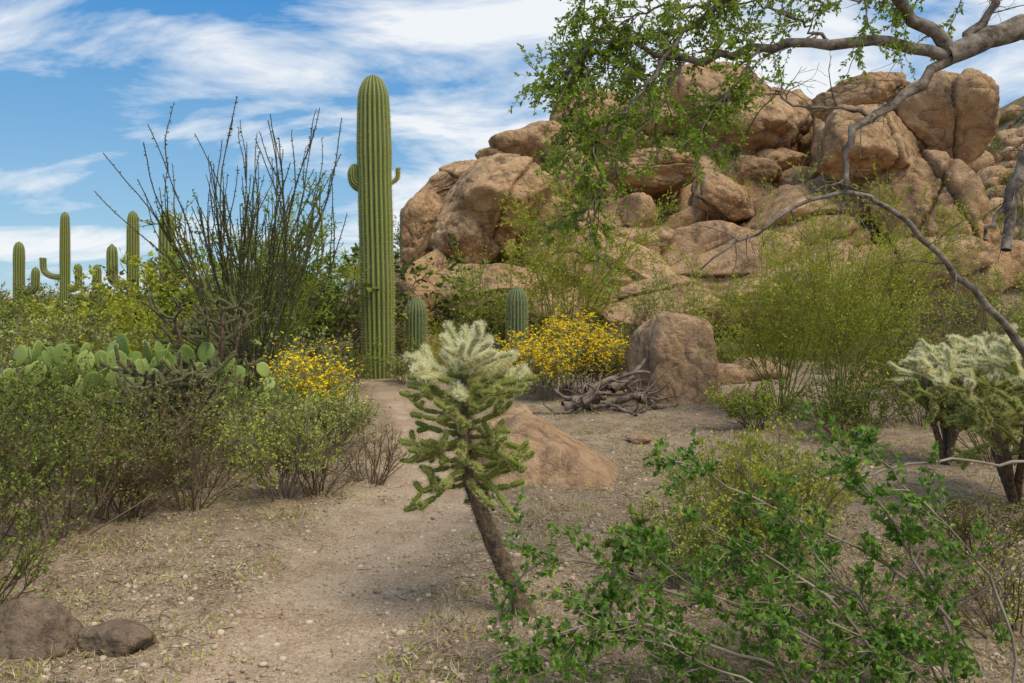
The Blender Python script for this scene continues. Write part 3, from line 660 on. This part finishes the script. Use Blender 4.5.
# ---------- foreground leafy shrub
g=Geo();ar=[]
def arc(pts,r0,r1,K=20):
    P=smooth_line([W(*p) for p in pts],K)+rng.normal(0,.006,(K,3));tubes(g,P,np.linspace(r0,r1,K)[None],6,mat=0);ar.append(P)
arc([(930,790,3.6),(880,690,3.6),(800,640,3.55),(720,610,3.5),(640,580,3.5),(570,560,3.5),(520,575,3.5),(490,640,3.5)],.010,.003)
arc([(930,790,3.6),(860,720,3.5),(780,670,3.4),(700,640,3.3),(620,620,3.3),(540,640,3.3),(480,665,3.3)],.010,.003)
arc([(950,790,3.6),(960,680,3.6),(930,590,3.7),(890,520,3.7),(850,470,3.8),(825,435,3.8)],.009,.003)
arc([(950,790,3.6),(990,700,3.6),(950,620,3.6),(880,560,3.7),(800,520,3.7),(740,490,3.8),(690,465,3.8),(665,458,3.8)],.009,.003)
arc([(930,790,3.6),(900,700,3.4),(850,620,3.4),(790,570,3.5),(730,540,3.5),(690,520,3.5)],.009,.003)
arc([(940,790,3.6),(850,760,3.3),(760,740,3.2),(680,720,3.2),(600,690,3.2),(530,650,3.2)],.009,.003)
arc([(950,790,3.6),(930,660,3.5),(870,640,3.4),(800,610,3.3),(740,600,3.3)],.007,.003)
arc([(960,790,3.6),(1010,690,3.5),(1000,600,3.6),(960,540,3.6),(900,480,3.6),(870,440,3.7)],.008,.003)
arc([(935,790,3.6),(820,720,3.4),(740,700,3.4),(660,660,3.4),(600,600,3.4)],.008,.003)
arc([(940,790,3.6),(880,740,3.3),(800,700,3.2),(720,670,3.2),(660,640,3.2)],.008,.003)
arc([(940,790,3.6),(900,730,3.4),(840,660,3.4),(780,620,3.4),(700,590,3.4),(640,545,3.4)],.008,.003)
arc([(950,790,3.6),(960,720,3.4),(900,660,3.4),(860,600,3.5),(820,560,3.5),(780,500,3.5)],.008,.003)
arc([(950,790,3.6),(980,740,3.3),(960,690,3.3),(920,660,3.3),(860,650,3.3)],.008,.003)
arc([(1100,560,4.6),(1040,470,4.4),(990,463,4.3),(930,462,4.2),(880,470,4.2),(850,480,4.1)],.010,.004)
AP=np.array([smooth_line(p,20) for p in ar[:13]])
s,d,t=fork(AP,20,.25,1,.8);P2=grow(s,d,rng.uniform(.08,.3,len(s)),7,.15,.02);tubes(g,P2,(.0028*np.linspace(1,.5,7))[None],4,mat=0)
s,d,t=fork(P2,4,.2,1,.8);P3=grow(s,d,rng.uniform(.04,.12,len(s)),5,.15);tubes(g,P3,.0012,3,mat=0)
s,d,t=fork(P3,8,.1,1,.9);leaves(g,s,d,.029*rng.uniform(.6,1.25,len(s)),.019,mat=1,fold=True)
s,d,t=fork(P2,7,.1,1,.9);leaves(g,s,d,.034*rng.uniform(.6,1.25,len(s)),.021,mat=1,fold=True)
g.build('hackberry_shrub',[TWIGG,L_GRN],origin=(X(935,3.6),3.6,0))
put('bursage_bush',745,4.9,shrub_geo(.66,.5,36,9,4,9,.024,.012),[TWIGG,L_YG])
put('bursage_bush',700,4.6,shrub_geo(.42,.4,28,8,4,9,.02,.011),[TWIGG,L_LITE])
put('bursage_bush',800,5.6,shrub_geo(.6,.45,28,8,4,8,.024,.012),[TWIGG,L_LITE])
put('bare_twig_bush',880,4.3,shrub_geo(.45,.6,26,7,3,1,up=.0),[TWIGG,L_OLV])
put('bare_twig_bush',1010,4.1,shrub_geo(.5,.5,24,7,3,4,.02,.011,up=.0),[TWIG,L_LITE])
put('desert_shrub',975,5.2,shrub_geo(.4,.4,24,7,3,6,.02,.011,up=.0),[TWIG,L_OLV])
# ---------- dead wood
g=Geo()
for i in range(18):
    x0=X(rng.uniform(545,630),13);y0=12.4+rng.uniform(-.4,.5);a=rng.choice([0,math.pi])+rng.normal(0,.35)
    P=grow(np.array([[x0,y0,G(x0,y0)+rng.uniform(.03,.30)]]),np.array([[math.cos(a),math.sin(a),rng.uniform(-.15,.25)]]),rng.uniform(.6,1.3),14,.2,-.02)
    P[0,:,2]=np.maximum(P[0,:,2],ground(P[0,:,0],P[0,:,1])+.02);r=rng.uniform(.02,.065);tubes(g,P,(r*np.linspace(1,.3,14))[None],8)
    s,d,t=fork(P,4,.2,1,.8);P2=grow(s,d,rng.uniform(.2,.5,4),7,.2);tubes(g,P2,(r*.35*np.linspace(1,.3,7))[None],5)
g.build('dead_branches',[DEAD])
# ---------- world, sun, camera
sd=nrm(np.array([.36,-.42,.88]));el=math.asin(sd[2]);az=math.atan2(sd[0],sd[1])
w=bpy.data.worlds.new('World');bpy.context.scene.world=w;w.use_nodes=True;nt=w.node_tree;nt.nodes.clear()
o=nd(nt,'ShaderNodeOutputWorld');bg=nd(nt,'ShaderNodeBackground');bg.inputs[1].default_value=.15
sk=nd(nt,'ShaderNodeTexSky');sk.sky_type='NISHITA';sk.sun_disc=False;sk.sun_elevation=el;sk.sun_rotation=az;sk.air_density=1.0;sk.dust_density=.2;sk.ozone_density=1.5
hs=nd(nt,'ShaderNodeHueSaturation');hs.inputs['Saturation'].default_value=1.2;hs.inputs['Value'].default_value=.9;nt.links.new(sk.outputs[0],hs.inputs['Color'])
tc=nd(nt,'ShaderNodeTexCoord');sp=nd(nt,'ShaderNodeSeparateXYZ');nt.links.new(tc.outputs['Generated'],sp.inputs[0])
def mth(op,a,b=None):
    n=nt.nodes.new('ShaderNodeMath');n.operation=op
    for i,vv in enumerate((a,b)):
        if vv is None: continue
        if isinstance(vv,(int,float)): n.inputs[i].default_value=vv
        else: nt.links.new(vv,n.inputs[i])
    return n.outputs[0]
grad=ramp(nt,sp.outputs['Z'],0.0,.36,(2.3,3.9,5.1),(.18,1.7,4.3))
base=mixc(nt,.84,hs.outputs[0],grad)
zb=mth('ADD',mth('MAXIMUM',sp.outputs['Z'],0.0),.22)
cb=nd(nt,'ShaderNodeCombineXYZ');nt.links.new(mth('DIVIDE',sp.outputs['X'],zb),cb.inputs[0]);nt.links.new(mth('DIVIDE',sp.outputs['Y'],zb),cb.inputs[1])
mp=nd(nt,'ShaderNodeMapping');mp.inputs['Location'].default_value=(3.1,1.7,0);mp.inputs['Rotation'].default_value=(0,0,.35);mp.inputs['Scale'].default_value=(.8,1.4,1);nt.links.new(cb.outputs[0],mp.inputs[0])
n1=noise(nt,mp.outputs[0],1.5,6,.58,.5)
cov=nd(nt,'ShaderNodeMapRange');cov.inputs[1].default_value=-.2;cov.inputs[2].default_value=.08;cov.inputs[3].default_value=.015;cov.inputs[4].default_value=.15;nt.links.new(sp.outputs['X'],cov.inputs[0])
dn=mth('ADD',n1,cov.outputs[0])
cl=ramp(nt,dn,.49,.65,(0,0,0),(.97,.97,.97))
cc=mixc(nt,cl,base,(6.0,6.2,6.4))
nt.links.new(cc,bg.inputs[0]);nt.links.new(bg.outputs[0],o.inputs[0])
L=bpy.data.lights.new('sun','SUN');L.energy=2.8;L.angle=math.radians(30);L.color=(1,.91,.76)
so=bpy.data.objects.new('sun',L);bpy.context.collection.objects.link(so)
from mathutils import Vector
so.rotation_euler=Vector(tuple(-sd)).to_track_quat('-Z','Y').to_euler();so.location=(5,-5,20)
cam=bpy.data.cameras.new('camera');cam.lens=30;cam.sensor_width=36;cam.shift_y=-41.5/1024;cam.clip_end=5000;cam.clip_start=.05
co=bpy.data.objects.new('camera',cam);co.location=(0,0,CH);co.rotation_euler=(math.pi/2,0,0);bpy.context.collection.objects.link(co)
sc=bpy.context.scene;sc.camera=co;sc.view_settings.view_transform='Standard';sc.view_settings.look='None';sc.view_settings.exposure=0
